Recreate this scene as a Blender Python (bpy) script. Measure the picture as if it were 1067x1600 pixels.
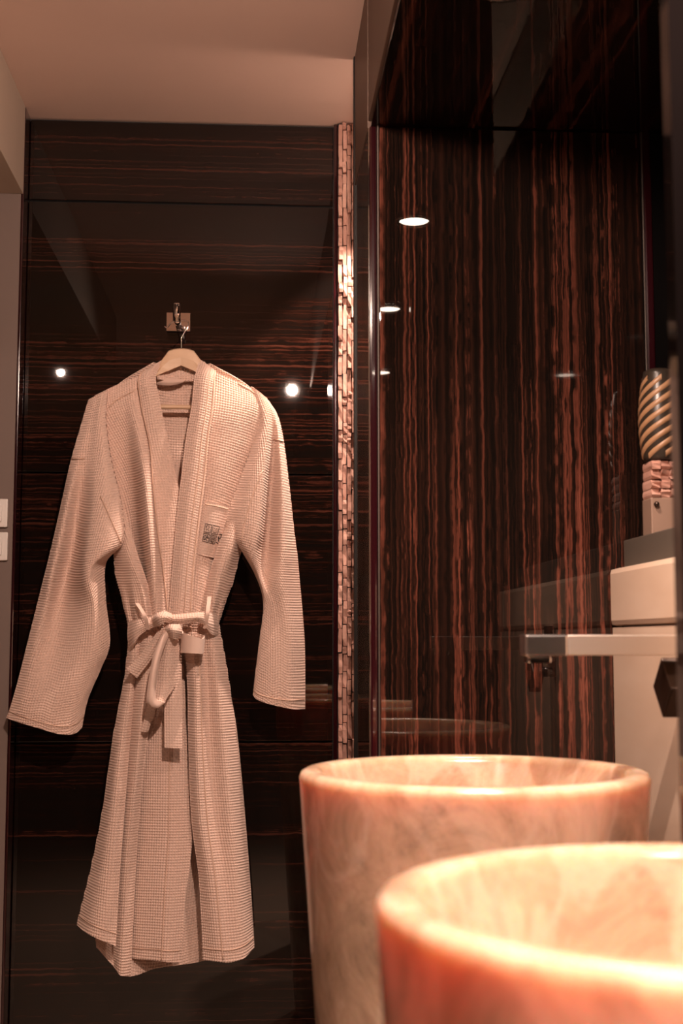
import bpy, bmesh, math, random
import numpy as np
from mathutils import Vector, Matrix

for o in list(bpy.data.objects): bpy.data.objects.remove(o, do_unlink=True)
S = bpy.context.scene
C = S.collection
random.seed(7); rng = np.random.default_rng(7)

# ------------------------------------------------------------------ camera
EYE = 1.07
F = 2030.0                       # focal length in pixels of the 1067x1600 frame
YAW = math.atan(133/2030.0); PIT = math.atan(200/2030.0)
fw = np.array([math.sin(YAW)*math.cos(PIT), math.cos(YAW)*math.cos(PIT), math.sin(PIT)])
rt = np.array([math.cos(YAW), -math.sin(YAW), 0.0])
up = np.cross(rt, fw)
CAM = np.array([0.0, 0.0, EYE])
cd = bpy.data.cameras.new('camera'); cam = bpy.data.objects.new('camera', cd); C.objects.link(cam)
cam.matrix_world = Matrix(((rt[0], up[0], -fw[0], 0), (rt[1], up[1], -fw[1], 0), (rt[2], up[2], -fw[2], EYE), (0, 0, 0, 1)))
cd.sensor_fit = 'HORIZONTAL'; cd.sensor_width = 24.0; cd.lens = 24.0*F/1067.0
cd.clip_start = 0.02
cd.dof.use_dof = True; cd.dof.focus_distance = 2.68; cd.dof.aperture_fstop = 5.0
S.camera = cam

def PX(px, py, Y):
    "point on the vertical plane y = Y seen at photo pixel (px, py)"
    d = fw + rt*(px-533.5)/F - up*(py-800.0)/F
    return CAM + d*(Y/d[1])
def XZ(px, py, Y):
    p = PX(px, py, Y); return p[0], p[2]
def project(P):
    v = P - CAM
    dz = v@fw
    return np.stack([533.5 + F*(v@rt)/dz, 800.0 - F*(v@up)/dz], -1)

# ------------------------------------------------------------------ world, exposure
w = bpy.data.worlds.new('world'); S.world = w; w.use_nodes = True
w.node_tree.nodes['Background'].inputs[0].default_value = (1.0, .72, .55, 1)
w.node_tree.nodes['Background'].inputs[1].default_value = 0.0
S.view_settings.view_transform = 'Standard'; S.view_settings.look = 'None'
S.view_settings.gamma = 1.0; S.view_settings.use_curve_mapping = False
S.view_settings.exposure = 0.0
WARM = (1.0, .71, .57)
ENERGY = {'key': 82.0, 'side': 18.0, 'basin': 62.0, 'basin_near': 115.0, 'vanity': 270.0, 'stone': 75.0}

# ------------------------------------------------------------------ main dimensions (metres)
YB = 2.78            # face of the back wall panelling
YP = 2.14            # face of the vertical-grain panel
XP = .187            # left flank of the partition
ZC = EYE + 1.137     # ceiling
ZS = EYE + .877      # soffit over the basins
XW = .592            # beige stone cladding of the right wall
XR = .71             # dark recess wall above the ledge
ZL = EYE + .118      # ledge
BX, RIM, BR = {Y_: x_ for Y_, x_ in ((1.69, .281), (.856, .303))},  EYE - .166, .225
Y_NEAR, Y_FAR = .856, 1.69
YR = 2.685           # plane of the hanger and robe

# ------------------------------------------------------------------ materials
def new_mat(name):
    m = bpy.data.materials.new(name); m.use_nodes = True
    return m, m.node_tree.nodes, m.node_tree.links, m.node_tree.nodes['Principled BSDF']
def P(name, col, rough=.5, metal=0, **kw):
    m, n, l, b = new_mat(name)
    b.inputs['Base Color'].default_value = (*col, 1); b.inputs['Roughness'].default_value = rough
    b.inputs['Metallic'].default_value = metal
    for k, v in kw.items(): b.inputs[k.replace('_', ' ')].default_value = v
    return m
def node(n, t, **kw):
    x = n.new(t)
    for k, v in kw.items(): setattr(x, k, v)
    return x
def ramp(n, stops):
    r = n.new('ShaderNodeValToRGB'); e = r.color_ramp.elements
    while len(e) < len(stops): e.new(.5)
    for i, (p, c) in enumerate(stops): e[i].position = p; e[i].color = (*c, 1)
    return r

def ebony(name, along, dens=1.0, red=1.0):
    "high-gloss macassar ebony; along = axis index the grain runs on"
    m, n, l, b = new_mat(name)
    tc = node(n, 'ShaderNodeTexCoord')
    def noise(lo, hi, detail, rough, dist=0.0, off=0.0):
        mp = node(n, 'ShaderNodeMapping'); s = [hi, hi, hi]; s[along] = lo
        mp.inputs['Scale'].default_value = s; mp.inputs['Location'].default_value = (off, off*1.3, off*.7)
        l.new(wv.outputs[0], mp.inputs[0])
        t = node(n, 'ShaderNodeTexNoise'); t.inputs['Scale'].default_value = 1.0
        t.inputs['Detail'].default_value = detail; t.inputs['Roughness'].default_value = rough
        t.inputs['Distortion'].default_value = dist
        l.new(mp.outputs[0], t.inputs[0]); return t
    # slow waviness of the grain
    mpw = node(n, 'ShaderNodeMapping'); s = [7.0]*3; s[along] = 5.0
    mpw.inputs['Scale'].default_value = s; l.new(tc.outputs['Object'], mpw.inputs[0])
    nw = node(n, 'ShaderNodeTexNoise'); nw.inputs['Detail'].default_value = 3; l.new(mpw.outputs[0], nw.inputs[0])
    sub = node(n, 'ShaderNodeVectorMath', operation='SUBTRACT'); sub.inputs[1].default_value = (.5, .5, .5)
    l.new(nw.outputs['Color'], sub.inputs[0])
    sc = node(n, 'ShaderNodeVectorMath', operation='SCALE'); sc.inputs['Scale'].default_value = .007
    l.new(sub.outputs[0], sc.inputs[0])
    wv = node(n, 'ShaderNodeVectorMath', operation='ADD')
    l.new(tc.outputs['Object'], wv.inputs[0]); l.new(sc.outputs[0], wv.inputs[1])
    a = noise(.30, 95*dens, 2.0, .55)
    c = noise(.6, 260*dens, 2.0, .6, off=3.1)
    d = noise(.35, 13*dens, 2.0, .5, off=9.7)
    ra = ramp(n, [(0.0, (0, 0, 0)), (.46, (0, 0, 0)), (.68, (1, 1, 1))]); l.new(a.outputs[0], ra.inputs[0])
    rc = ramp(n, [(0.0, (0, 0, 0)), (.42, (0, 0, 0)), (.76, (1, 1, 1))]); l.new(c.outputs[0], rc.inputs[0])
    rd = ramp(n, [(0.0, (.15, .15, .15)), (.38, (.2, .2, .2)), (.60, (1, 1, 1))]); l.new(d.outputs[0], rd.inputs[0])
    m1 = node(n, 'ShaderNodeMath', operation='MULTIPLY'); l.new(ra.outputs[0], m1.inputs[0]); l.new(rd.outputs[0], m1.inputs[1])
    m2 = node(n, 'ShaderNodeMath', operation='MULTIPLY'); l.new(rc.outputs[0], m2.inputs[0]); l.new(rd.outputs[0], m2.inputs[1])
    m3 = node(n, 'ShaderNodeMath', operation='MULTIPLY_ADD'); m3.inputs[1].default_value = .45
    l.new(m2.outputs[0], m3.inputs[0]); l.new(m1.outputs[0], m3.inputs[2]); m3.use_clamp = True
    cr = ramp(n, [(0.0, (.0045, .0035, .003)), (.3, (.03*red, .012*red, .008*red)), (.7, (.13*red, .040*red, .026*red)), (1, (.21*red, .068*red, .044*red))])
    l.new(m3.outputs[0], cr.inputs[0]); l.new(cr.outputs[0], b.inputs['Base Color'])
    b.inputs['Roughness'].default_value = .35
    b.inputs['Specular IOR Level'].default_value = .0
    b.inputs['Coat Weight'].default_value = 1.0; b.inputs['Coat Roughness'].default_value = .015
    b.inputs['Coat IOR'].default_value = 1.55
    return m

M = {}
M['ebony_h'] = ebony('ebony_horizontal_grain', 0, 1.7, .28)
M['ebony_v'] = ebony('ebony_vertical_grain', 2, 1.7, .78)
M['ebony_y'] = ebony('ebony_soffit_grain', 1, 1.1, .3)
M['lacquer_red'] = P('dark_red_lacquer', (.022, .003, .005), .12, Coat_Weight=1.0, Coat_Roughness=.03)
M['black_gloss'] = P('black_gloss', (.004, .0035, .0035), .05, Specular_IOR_Level=.2)
M['black_satin'] = P('black_satin', (.008, .006, .005), .5, Specular_IOR_Level=.25)
M['black_mirror'] = P('black_polished', (.004, .003, .003), .06, Specular_IOR_Level=.3)
M['black_matt'] = P('black_joint', (.004, .004, .004), .6)
M['chrome'] = P('polished_chrome', (.82, .80, .78), .06, 1.0)
M['trim'] = P('brushed_metal_trim', (.12, .10, .09), .6, 1.0)
M['nickel'] = P('warm_satin_nickel', (.90, .82, .74), .42, 1.0)
M['tip_chrome'] = P('soft_chrome', (.84, .82, .80), .22, 1.0)
M['white_plastic'] = P('white_plastic', (.80, .76, .72), .35)
M['bronze'] = P('dark_bronze', (.045, .028, .02), .22, .6)
M['fascia'] = P('brown_fascia', (.17, .115, .09), .5, Specular_IOR_Level=.2)
M['wood_hanger'] = None

def plaster(name, col):
    m, n, l, b = new_mat(name)
    t = node(n, 'ShaderNodeTexNoise'); t.inputs['Scale'].default_value = 3.0; t.inputs['Detail'].default_value = 4
    tc = node(n, 'ShaderNodeTexCoord'); l.new(tc.outputs['Object'], t.inputs[0])
    r = ramp(n, [(.3, tuple(c*.94 for c in col)), (.7, col)]); l.new(t.outputs[0], r.inputs[0])
    l.new(r.outputs[0], b.inputs['Base Color']); b.inputs['Roughness'].default_value = .8
    t2 = node(n, 'ShaderNodeTexNoise'); t2.inputs['Scale'].default_value = 160
    l.new(tc.outputs['Object'], t2.inputs[0])
    bp = node(n, 'ShaderNodeBump'); bp.inputs['Strength'].default_value = .05; bp.inputs['Distance'].default_value = .002
    l.new(t2.outputs[0], bp.inputs['Height']); l.new(bp.outputs[0], b.inputs['Normal'])
    return m
M['ceiling'] = plaster('ceiling_paint', (.80, .60, .51))
M['wall'] = plaster('wall_paint', (.20, .15, .13))
M['bulkhead'] = plaster('bulkhead_paint', (.55, .45, .36))
M['floor'] = P('floor_stone', (.30, .23, .18), .35)

def beige_stone():
    m, n, l, b = new_mat('beige_stone')
    tc = node(n, 'ShaderNodeTexCoord')
    mp = node(n, 'ShaderNodeMapping'); mp.inputs['Scale'].default_value = (14, 3, 14); l.new(tc.outputs['Object'], mp.inputs[0])
    t = node(n, 'ShaderNodeTexNoise'); t.inputs['Scale'].default_value = 1.0; t.inputs['Detail'].default_value = 6; l.new(mp.outputs[0], t.inputs[0])
    r = ramp(n, [(.3, (.70, .53, .40)), (.7, (.80, .64, .51))]); l.new(t.outputs[0], r.inputs[0])
    l.new(r.outputs[0], b.inputs['Base Color']); b.inputs['Roughness'].default_value = .3
    return m
M['beige'] = beige_stone()

def onyx():
    m, n, l, b = new_mat('honey_onyx')
    tc = node(n, 'ShaderNodeTexCoord')
    t = node(n, 'ShaderNodeTexNoise'); t.inputs['Scale'].default_value = 9; t.inputs['Detail'].default_value = 9
    t.inputs['Roughness'].default_value = .70; t.inputs['Distortion'].default_value = .8; l.new(tc.outputs['Object'], t.inputs[0])
    r = ramp(n, [(.30, (.24, .155, .11)), (.45, (.46, .31, .215)), (.58, (.58, .40, .285)), (.72, (.70, .53, .40))])
    l.new(t.outputs[0], r.inputs[0])
    v = node(n, 'ShaderNodeTexNoise'); v.inputs['Scale'].default_value = 4.2; v.inputs['Detail'].default_value = 5
    v.inputs['Distortion'].default_value = 1.6
    mp = node(n, 'ShaderNodeMapping'); mp.inputs['Location'].default_value = (3, 1, 7); mp.inputs['Rotation'].default_value = (0, .6, .4)
    mp.inputs['Scale'].default_value = (1.6, 1.6, .7)
    l.new(tc.outputs['Object'], mp.inputs[0]); l.new(mp.outputs[0], v.inputs[0])
    vr = ramp(n, [(.42, (0, 0, 0)), (.50, (1, 1, 1)), (.58, (0, 0, 0))]); l.new(v.outputs[0], vr.inputs[0])
    mx = node(n, 'ShaderNodeMix', data_type='RGBA'); mx.inputs[7].default_value = (.86, .74, .62, 1)
    ms = node(n, 'ShaderNodeMath', operation='MULTIPLY'); ms.inputs[1].default_value = .22
    l.new(vr.outputs[0], ms.inputs[0]); l.new(ms.outputs[0], mx.inputs[0]); l.new(r.outputs[0], mx.inputs[6])
    l.new(mx.outputs[2], b.inputs['Base Color'])
    b.inputs['Roughness'].default_value = .22
    b.inputs['Subsurface Weight'].default_value = .6
    b.inputs['Subsurface Radius'].default_value = (1.0, .40, .18); b.inputs['Subsurface Scale'].default_value = .10
    return m
M['onyx'] = onyx()

def stone_mat():
    m, n, l, b = new_mat('split_stone')
    oi = node(n, 'ShaderNodeObjectInfo')
    tc = node(n, 'ShaderNodeTexCoord'); t = node(n, 'ShaderNodeTexNoise'); t.inputs['Scale'].default_value = 60
    geo = node(n, 'ShaderNodeNewGeometry')
    t.inputs['Detail'].default_value = 6; l.new(geo.outputs['Position'], t.inputs[0])
    r = ramp(n, [(0, (.30, .145, .11)), (.5, (.48, .26, .20)), (1, (.64, .40, .32))])
    a = node(n, 'ShaderNodeMath', operation='MULTIPLY_ADD'); a.inputs[1].default_value = .55
    s = node(n, 'ShaderNodeMath', operation='MULTIPLY'); s.inputs[1].default_value = .45
    l.new(t.outputs[0], s.inputs[0]); l.new(oi.outputs['Random'], a.inputs[0]); l.new(s.outputs[0], a.inputs[2])
    l.new(a.outputs[0], r.inputs[0]); l.new(r.outputs[0], b.inputs['Base Color'])
    b.inputs['Roughness'].default_value = .65
    bp = node(n, 'ShaderNodeBump'); bp.inputs['Strength'].default_value = .7; bp.inputs['Distance'].default_value = .002
    l.new(t.outputs[0], bp.inputs['Height']); l.new(bp.outputs[0], b.inputs['Normal'])
    return m
M['stone'] = stone_mat()

def flank_mat():
    m, n, l, b = new_mat('brown_lacquer_painted_reflection')
    tc = node(n, 'ShaderNodeTexCoord'); mp = node(n, 'ShaderNodeMapping'); mp.inputs['Scale'].default_value = (20, 14, 9)
    l.new(tc.outputs['Object'], mp.inputs[0])
    t = node(n, 'ShaderNodeTexNoise'); t.inputs['Scale'].default_value = 1.0; t.inputs['Detail'].default_value = 2
    l.new(mp.outputs[0], t.inputs[0])
    r = ramp(n, [(.40, (.012, .008, .006)), (.47, (.13, .085, .062)), (1, (.16, .105, .078))]); l.new(t.outputs[0], r.inputs[0])  # dark blotches paint in the reflected gaps of the stone strip
    l.new(r.outputs[0], b.inputs['Base Color']); b.inputs['Roughness'].default_value = .14
    b.inputs['Coat Weight'].default_value = 1.0; b.inputs['Coat Roughness'].default_value = .06
    return m
M['flank'] = flank_mat()

def fabric_mat():
    m, n, l, b = new_mat('waffle_cotton')
    b.inputs['Base Color'].default_value = (.73, .54, .455, 1); b.inputs['Roughness'].default_value = .95
    b.inputs['Specular IOR Level'].default_value = .1
    b.inputs['Sheen Weight'].default_value = .15; b.inputs['Sheen Roughness'].default_value = .6
    geo = node(n, 'ShaderNodeNewGeometry')
    t = node(n, 'ShaderNodeTexNoise'); t.inputs['Scale'].default_value = 700; l.new(geo.outputs['Position'], t.inputs[0])
    bp = node(n, 'ShaderNodeBump'); bp.inputs['Strength'].default_value = .25; bp.inputs['Distance'].default_value = .0008
    l.new(t.outputs[0], bp.inputs['Height']); l.new(bp.outputs[0], b.inputs['Normal'])
    return m
M['fabric'] = fabric_mat()
M['seam'] = P('cotton_seam', (.70, .49, .38), .95)
M['thread'] = P('dark_embroidery_thread', (.035, .025, .022), .8)

def hanger_mat():
    m, n, l, b = new_mat('pale_beech')
    tc = node(n, 'ShaderNodeTexCoord'); mp = node(n, 'ShaderNodeMapping'); mp.inputs['Scale'].default_value = (6, 60, 60)
    l.new(tc.outputs['Object'], mp.inputs[0])
    t = node(n, 'ShaderNodeTexNoise'); t.inputs['Scale'].default_value = 1.5; t.inputs['Detail'].default_value = 4; l.new(mp.outputs[0], t.inputs[0])
    r = ramp(n, [(.3, (.66, .44, .28)), (.7, (.74, .52, .35))]); l.new(t.outputs[0], r.inputs[0])
    l.new(r.outputs[0], b.inputs['Base Color']); b.inputs['Roughness'].default_value = .4
    return m
M['wood_hanger'] = hanger_mat()
def emit(name, col, s):
    m, n, l, b = new_mat(name)
    b.inputs['Base Color'].default_value = (.8, .8, .8, 1)
    b.inputs['Emission Color'].default_value = (*col, 1); b.inputs['Emission Strength'].default_value = s
    return m
M['lamp'] = emit('lamp_glow', (1, .82, .66), 40.0)
M['fill'] = emit('added_fill_glow', (1, .60, .44), 17.0)
M['vase_dark'] = P('vase_dark_glaze', (.03, .022, .016), .3)
M['vase_tan'] = P('vase_tan_stripe', (.34, .19, .10), .4)
M['tan_stone'] = P('tan_stone', (.27, .18, .135), .45)
M['grey_stone'] = P('grey_stone', (.10, .085, .07), .4)

# ------------------------------------------------------------------ mesh helpers
def link(o, parent=None):
    C.objects.link(o)
    if parent is not None: o.parent = parent
    return o
def obj(name, me, mat, parent=None, smooth=False):
    if isinstance(me, bmesh.types.BMesh):
        bm = me; me = bpy.data.meshes.new(name)
        bmesh.ops.recalc_face_normals(bm, faces=bm.faces[:]); bm.to_mesh(me); bm.free()
    me.materials.clear(); me.materials.append(mat if not isinstance(mat, str) else M[mat])
    if smooth:
        me.polygons.foreach_set('use_smooth', [True]*len(me.polygons))
    return link(bpy.data.objects.new(name, me), parent)
def tag(o, label, cat, group=None):
    o['label'] = label; o['category'] = cat
    if group: o['group'] = group
    return o
def struct(o, label=None, cat=None):
    o['kind'] = 'structure'
    if label: o['label'] = label
    if cat: o['category'] = cat
    return o
def empty(name, loc):
    e = bpy.data.objects.new(name, None); e.location = loc; e.empty_display_size = .05
    return link(e)
def child(o, root):
    "parent o (built in world coordinates) to root keeping its place"
    o.parent = root; o.matrix_parent_inverse = root.matrix_basis.inverted() if root.type == 'EMPTY' else Matrix()
    return o
def box(bm, x0, x1, y0, y1, z0, z1, bev=0.0, seg=2):
    r = bmesh.ops.create_cube(bm, size=1.0)
    vs = r['verts']
    bmesh.ops.scale(bm, vec=(x1-x0, y1-y0, z1-z0), verts=vs)
    bmesh.ops.translate(bm, vec=((x0+x1)/2, (y0+y1)/2, (z0+z1)/2), verts=vs)
    if bev > 0:
        es = list({e for v in vs for e in v.link_edges})
        bmesh.ops.bevel(bm, geom=es, offset=bev, segments=seg, profile=.6, affect='EDGES')
    return bm
def mbox(name, mat, x0, x1, y0, y1, z0, z1, bev=0.0, parent=None):
    return obj(name, box(bmesh.new(), x0, x1, y0, y1, z0, z1, bev), mat, parent)
def tube_bm(bm, pts, r, n=10, caps=True):
    pts = [Vector(p) for p in pts]; rr = r if hasattr(r, '__len__') else [r]*len(pts)
    prev = None; rings = []
    for i, p in enumerate(pts):
        t = (pts[min(i+1, len(pts)-1)] - pts[max(i-1, 0)]).normalized()
        if prev is None:
            a = Vector((0, 0, 1)) if abs(t.z) < .9 else Vector((1, 0, 0))
            prev = a.cross(t).normalized()
        prev = (prev - t*prev.dot(t)).normalized(); q = t.cross(prev)
        rings.append([bm.verts.new(p + (prev*math.cos(k*2*math.pi/n) + q*math.sin(k*2*math.pi/n))*rr[i]) for k in range(n)])
    for a, b in zip(rings, rings[1:]):
        for k in range(n): bm.faces.new((a[k], a[(k+1) % n], b[(k+1) % n], b[k]))
    if caps:
        bm.faces.new(rings[0][::-1]); bm.faces.new(rings[-1])
    return bm
def lathe_bm(bm, prof, cx, cy, n=96, closed=False):
    rings = []
    for r, z in prof:
        if r < 1e-6: rings.append([bm.verts.new((cx, cy, z))]); continue
        rings.append([bm.verts.new((cx + r*math.cos(2*math.pi*k/n), cy + r*math.sin(2*math.pi*k/n), z)) for k in range(n)])
    seq = list(zip(rings, rings[1:])) + ([(rings[-1], rings[0])] if closed else [])
    for a, b in seq:
        for k in range(n):
            k2 = (k+1) % n
            if len(a) == 1: bm.faces.new((a[0], b[k2], b[k]))
            elif len(b) == 1: bm.faces.new((a[k], a[k2], b[0]))
            else: bm.faces.new((a[k], a[k2], b[k2], b[k]))
    return bm
def spot(name, loc, target, energy, size_deg, blend, radius, col=WARM, parent=None):
    ld = bpy.data.lights.new(name, 'SPOT'); ld.energy = energy; ld.color = col
    ld.spot_size = math.radians(size_deg); ld.spot_blend = blend; ld.shadow_soft_size = radius
    o = bpy.data.objects.new(name, ld)
    d = (Vector(target) - Vector(loc)).normalized()
    o.rotation_euler = d.to_track_quat('-Z', 'Y').to_euler(); o.location = loc
    link(o)
    if parent is not None: child(o, parent)
    return o

# ------------------------------------------------------------------ room shell
X0, Y0 = -1.70, -1.70
struct(mbox('floor', 'floor', X0, 1.0, Y0, 2.95, -.06, 0))
struct(mbox('ceiling', 'ceiling', X0, 1.0, Y0, 2.95, ZC, ZC+.06))
struct(mbox('wall_far_left', 'wall', X0-.06, X0, Y0, 2.95, 0, ZC))
struct(mbox('wall_rear', 'wall', X0, 1.0, Y0-.06, Y0, 0, ZC))

# back wall: dark carcass with four glossy panels as parts
xl, _ = XZ(37, 600, YB); xr, _ = XZ(522, 600, YB)
xl, xr = -.498, .163
wb = struct(mbox('wall_back', 'black_matt', -.56, 1.0, YB+.012, YB+.10, 0, ZC))
zs = [ZC-.004] + [XZ(280, y, YB)[1] for y in (318, 740, 1160)] + [.02]
for i in range(4):
    g = .0035
    p = mbox('panel', 'ebony_h', xl, xr, YB, YB+.014, zs[i+1]+g*.6, zs[i]-g*.6, .0012, wb)
    if i == 0: p['label'] = 'narrow dark glossy panel along the ceiling'
b = mbox('edge_strip', 'lacquer_red', xr+.0015, xr+.0105, YB-.006, YB+.012, 0, ZC, .003, wb)
b = mbox('edge_strip', 'lacquer_red', xl-.007, xl-.001, YB-.055, YB+.012, 0, ZC, .002, wb)

# left: short wall facing the room and a bulkhead above it
struct(mbox('wall_left', 'wall', X0, xl-.007, YB-.055, YB+.05, 0, ZC))
struct(mbox('trim_1', 'bulkhead', -.95, xl-.002, 1.0, YB-.056, EYE+.945, ZC, .001))

# stone mosaic strip
ws = struct(mbox('wall_stone', 'black_matt', xr+.0105, xr+.0595, YB-.008, YB+.012, 0, ZC))
def stick_mesh(seed):
    r = random.Random(seed); bm = bmesh.new()
    box(bm, -.5, .5, -.5, .5, -.5, .5)
    bmesh.ops.subdivide_edges(bm, edges=[e for e in bm.edges if abs(e.verts[0].co.z-e.verts[1].co.z) > .5], cuts=2, use_grid_fill=True)
    for v in bm.verts:
        k = .07
        end = abs(v.co.z) > .4
        v.co.x *= (.86 if end else 1.0) + r.uniform(-k, k)*.8
        v.co.y += r.uniform(-.18, .12) if v.co.y < 0 else 0
        v.co.z += r.uniform(-.02, .02)
    me = bpy.data.meshes.new('stone_stick'); bm.to_mesh(me); bm.free()
    return me
sticks = [stick_mesh(i) for i in range(10)]
for me in sticks: me.materials.append(M['stone'])
for c in range(5):
    z = -.01 + random.uniform(0, .02); x = xr + .0155 + c*.0096
    while z < ZC-.006:
        L = random.choice([.018, .026, .034, .042, .046, .052])*random.uniform(.9, 1.1)
        L = min(L, ZC-.002-z)
        o = bpy.data.objects.new('stone', random.choice(sticks)); link(o, ws)
        d = random.uniform(.007, .020)
        o.scale = (.0088*random.uniform(.90, 1.0), d, L-.0018)
        o.location = (x, YB-.008-d/2+.001, z+L/2); z += L
        o.rotation_euler = (random.uniform(-.05, .05), random.uniform(-.03, .03), random.uniform(-.12, .12))

# partition with the vertical-grain panel, red lacquer edges and metal beads
part = struct(mbox('wall_partition', 'flank', XP, .98, YP+.012, 2.45, 0, ZC))
xa, xb = .2045, .659
mbox('panel', 'ebony_v', xa, xb, YP, YP+.014, 0, ZS-.003, .0015, part)
mbox('edge_strip', 'lacquer_red', XP+.001, xa-.004, YP+.002, YP+.013, 0, ZS, .004, part)
mbox('edge_strip', 'lacquer_red', xb+.004, xb+.019, YP+.002, YP+.013, 0, ZS, .004, part)
mbox('filler', 'black_gloss', xb+.0195, XR, YP+.004, YP+.013, 0, ZS, 0, part)
mbox('bead', 'trim', xa-.0035, xa-.0008, YP-.001, YP+.013, 0, ZS, .0008, part)
mbox('bead', 'trim', xb+.0008, xb+.0035, YP-.001, YP+.013, 0, ZS, .0008, part)

mbox('corner_strip', 'black_satin', XP-.0035, XP+.004, 2.436, 2.4525, 0, ZC, .001, part)
mbox('upper_flank', 'fascia', XP-.001, XP+.004, YP+.012, 2.436, ZS, ZC, 0, part)
# soffit over the basins
sf = struct(mbox('soffit', 'fascia', XP, .98, -.9, YP+.012, ZS+.012, ZC))
mbox('panel', 'ebony_y', XP+.004, .98, -.9, YP+.010, ZS, ZS+.012, .001, sf)

# right wall: beige cladding to a ledge, dark recess above
wr = struct(mbox('wall_right', 'black_gloss', XR, XR+.28, -.9, YP+.012, 0, ZS))
tz = EYE + .022
for k in range(3):
    ya, yb = YP-.002-(k+1)*.93, YP-.002-k*.93
    mbox('tile', 'beige', XW, XR, ya+.001, yb, 0.0, tz-.001, .002, wr)
    mbox('tile', 'beige', XW-.004, XR, ya+.001, yb, tz+.001, ZL, .009, wr)
mbox('plinth', 'grey_stone', .614, XR, 1.25, YP-.002, ZL, EYE+.166, .002, wr)

# dark upright panel between the two basins
t = mbox('divider_panel', 'black_mirror', .376, XW-.004, 1.125, 1.150, 0.0, ZS, .0008)
tag(t, 'tall black glossy upright panel between the two stone basins', 'divider')

# ------------------------------------------------------------------ downlights
def downlight(x, y, z, energy, size, blend, label, target=None, radius=.025, lens=.030, col=WARM, group=None):
    r = empty('downlight', (x, y, z)); tag(r, label, 'downlight', group)
    bm = lathe_bm(bmesh.new(), [(lens, -.001), (lens+.014, -.001), (lens+.016, -.004), (lens+.014, -.007), (lens+.004, -.007), (lens, -.004)], 0, 0, 40, True)
    obj('trim_ring', bm, 'chrome', r, True)
    bm = lathe_bm(bmesh.new(), [(0, -.0015), (lens, -.0015), (lens, -.0005), (0, -.0005)], 0, 0, 32)
    obj('lens', bm, 'lamp', r)
    tg = target or (x, y, 0)
    spot('lamp', (x, y, z-.012), tg, energy, size, blend, radius, col, r)
    return r
downlight(.325, Y_FAR-.045, ZS, ENERGY['basin'], 112, 1.0, 'round recessed downlight in the dark soffit above the far basin')
downlight(.345, .92, ZS, ENERGY['basin_near'], 120, 1.0, 'round recessed downlight in the dark soffit above the glowing near basin')
def wall_spot(x, y, z, target, energy, label):
    r = empty('wall_spotlight', (XP, y, z)); tag(r, label, 'spotlight')
    p = Vector((x, y, z)); d = (Vector(target)-p).normalized(); R_ = d.to_track_quat('-Z', 'Y').to_matrix()
    def put(name, bm, mat, off=Vector((0, 0, 0))):
        bmesh.ops.rotate(bm, verts=bm.verts, matrix=R_); bmesh.ops.translate(bm, verts=bm.verts, vec=p)
        return child(obj(name, bm, mat, None, True), r)
    put('head', lathe_bm(bmesh.new(), [(0, .06), (.026, .06), (.030, .055), (.030, -.012), (.027, -.012), (.027, .004), (0, .004)], 0, 0, 40), 'black_satin')
    put('lens', lathe_bm(bmesh.new(), [(0, .003), (.018, .003), (.018, .0015), (0, .0015)], 0, 0, 32), 'lamp')
    child(obj('bracket', tube_bm(bmesh.new(), [p-d*.03+Vector((.028, 0, 0)), Vector((XP-.002, y, z+.0))-d*.03], .006, 12), 'chrome', None, True), r)
    child(mbox('wall_plate', 'chrome', XP-.006, XP, y-.065, y+.005, z-.03, z+.03, .002), r)
    spot('lamp', p+d*.004, p+d, energy, 102, .5, .016, WARM, r)
downlight(.402, .10, ZS, ENERGY['vanity'], 112, 1.0, 'round recessed downlight in the dark soffit in front of the near basin')
wall_spot(XP-.062, .93, EYE+.90, (-.17, 2.68, 1.0), ENERGY['key'], 'black swivel spotlight on the soffit side aimed at the bathrobe')
downlight(-.83, .09, ZC, ENERGY['side'], 120, .8, 'round recessed downlight in the pale ceiling near the left wall', (-.3, 1.6, .6), .012, .014)
downlight(.262, 2.535, ZC, ENERGY['stone'], 60, .25, 'round recessed downlight grazing the split stone strip', (.19, 2.74, 1.0), .015)

cv = empty('added_fill_light', (.27, 2.45, 1.80)); tag(cv, 'slim upward fill light added unseen behind the dark partition', 'cove light')  # added light, hidden from view, to brighten the ceiling and stone
child(mbox('channel', 'black_satin', .22, .60, 2.45, 2.49, 1.79, 1.815, .002), cv)
child(mbox('diffuser', 'fill', .225, .595, 2.454, 2.486, 1.815, 1.819, .001), cv)

# ------------------------------------------------------------------ basins
def basin(y, label):
    r = empty('stone_basin', (BX[y], y, 0)); tag(r, label, 'basin', 'tapered stone pedestal basins')
    R = BR; th = .030
    k = .07     # taper per metre
    prof = [(0, .0), (R-k*RIM-.004, 0), (R-k*RIM, .004)]
    for i in range(1, 13): prof.append((R-k*(RIM-RIM*i/12*.985), RIM*i/12*.985))
    prof += [(R-.0005, RIM-.009), (R-.003, RIM-.003), (R-.009, RIM), (R-th+.007, RIM), (R-th+.002, RIM-.003), (R-th, RIM-.010)]
    for i in range(1, 10):
        a = i/9*math.pi/2
        prof.append(((R-th-.012)*math.cos(a)**.55 if i < 9 else .022, RIM-.012-.17*math.sin(a)))
    prof += [(.022, RIM-.19), (0, RIM-.19)]
    bm = lathe_bm(bmesh.new(), prof, 0, 0, 128)
    o = obj('bowl', bm, 'onyx', r, True)
    bm = lathe_bm(bmesh.new(), [(0, RIM-.183), (.021, RIM-.183), (.026, RIM-.179), (.018, RIM-.177), (0, RIM-.178)], 0, 0, 32)
    obj('drain', bm, 'chrome', r, True)
    return r
basin(Y_FAR, 'tapered mottled beige stone basin standing before the vertical-grain panel')
basin(Y_NEAR, 'glowing tapered onyx basin with brightly lit rim under a downlight')

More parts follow.
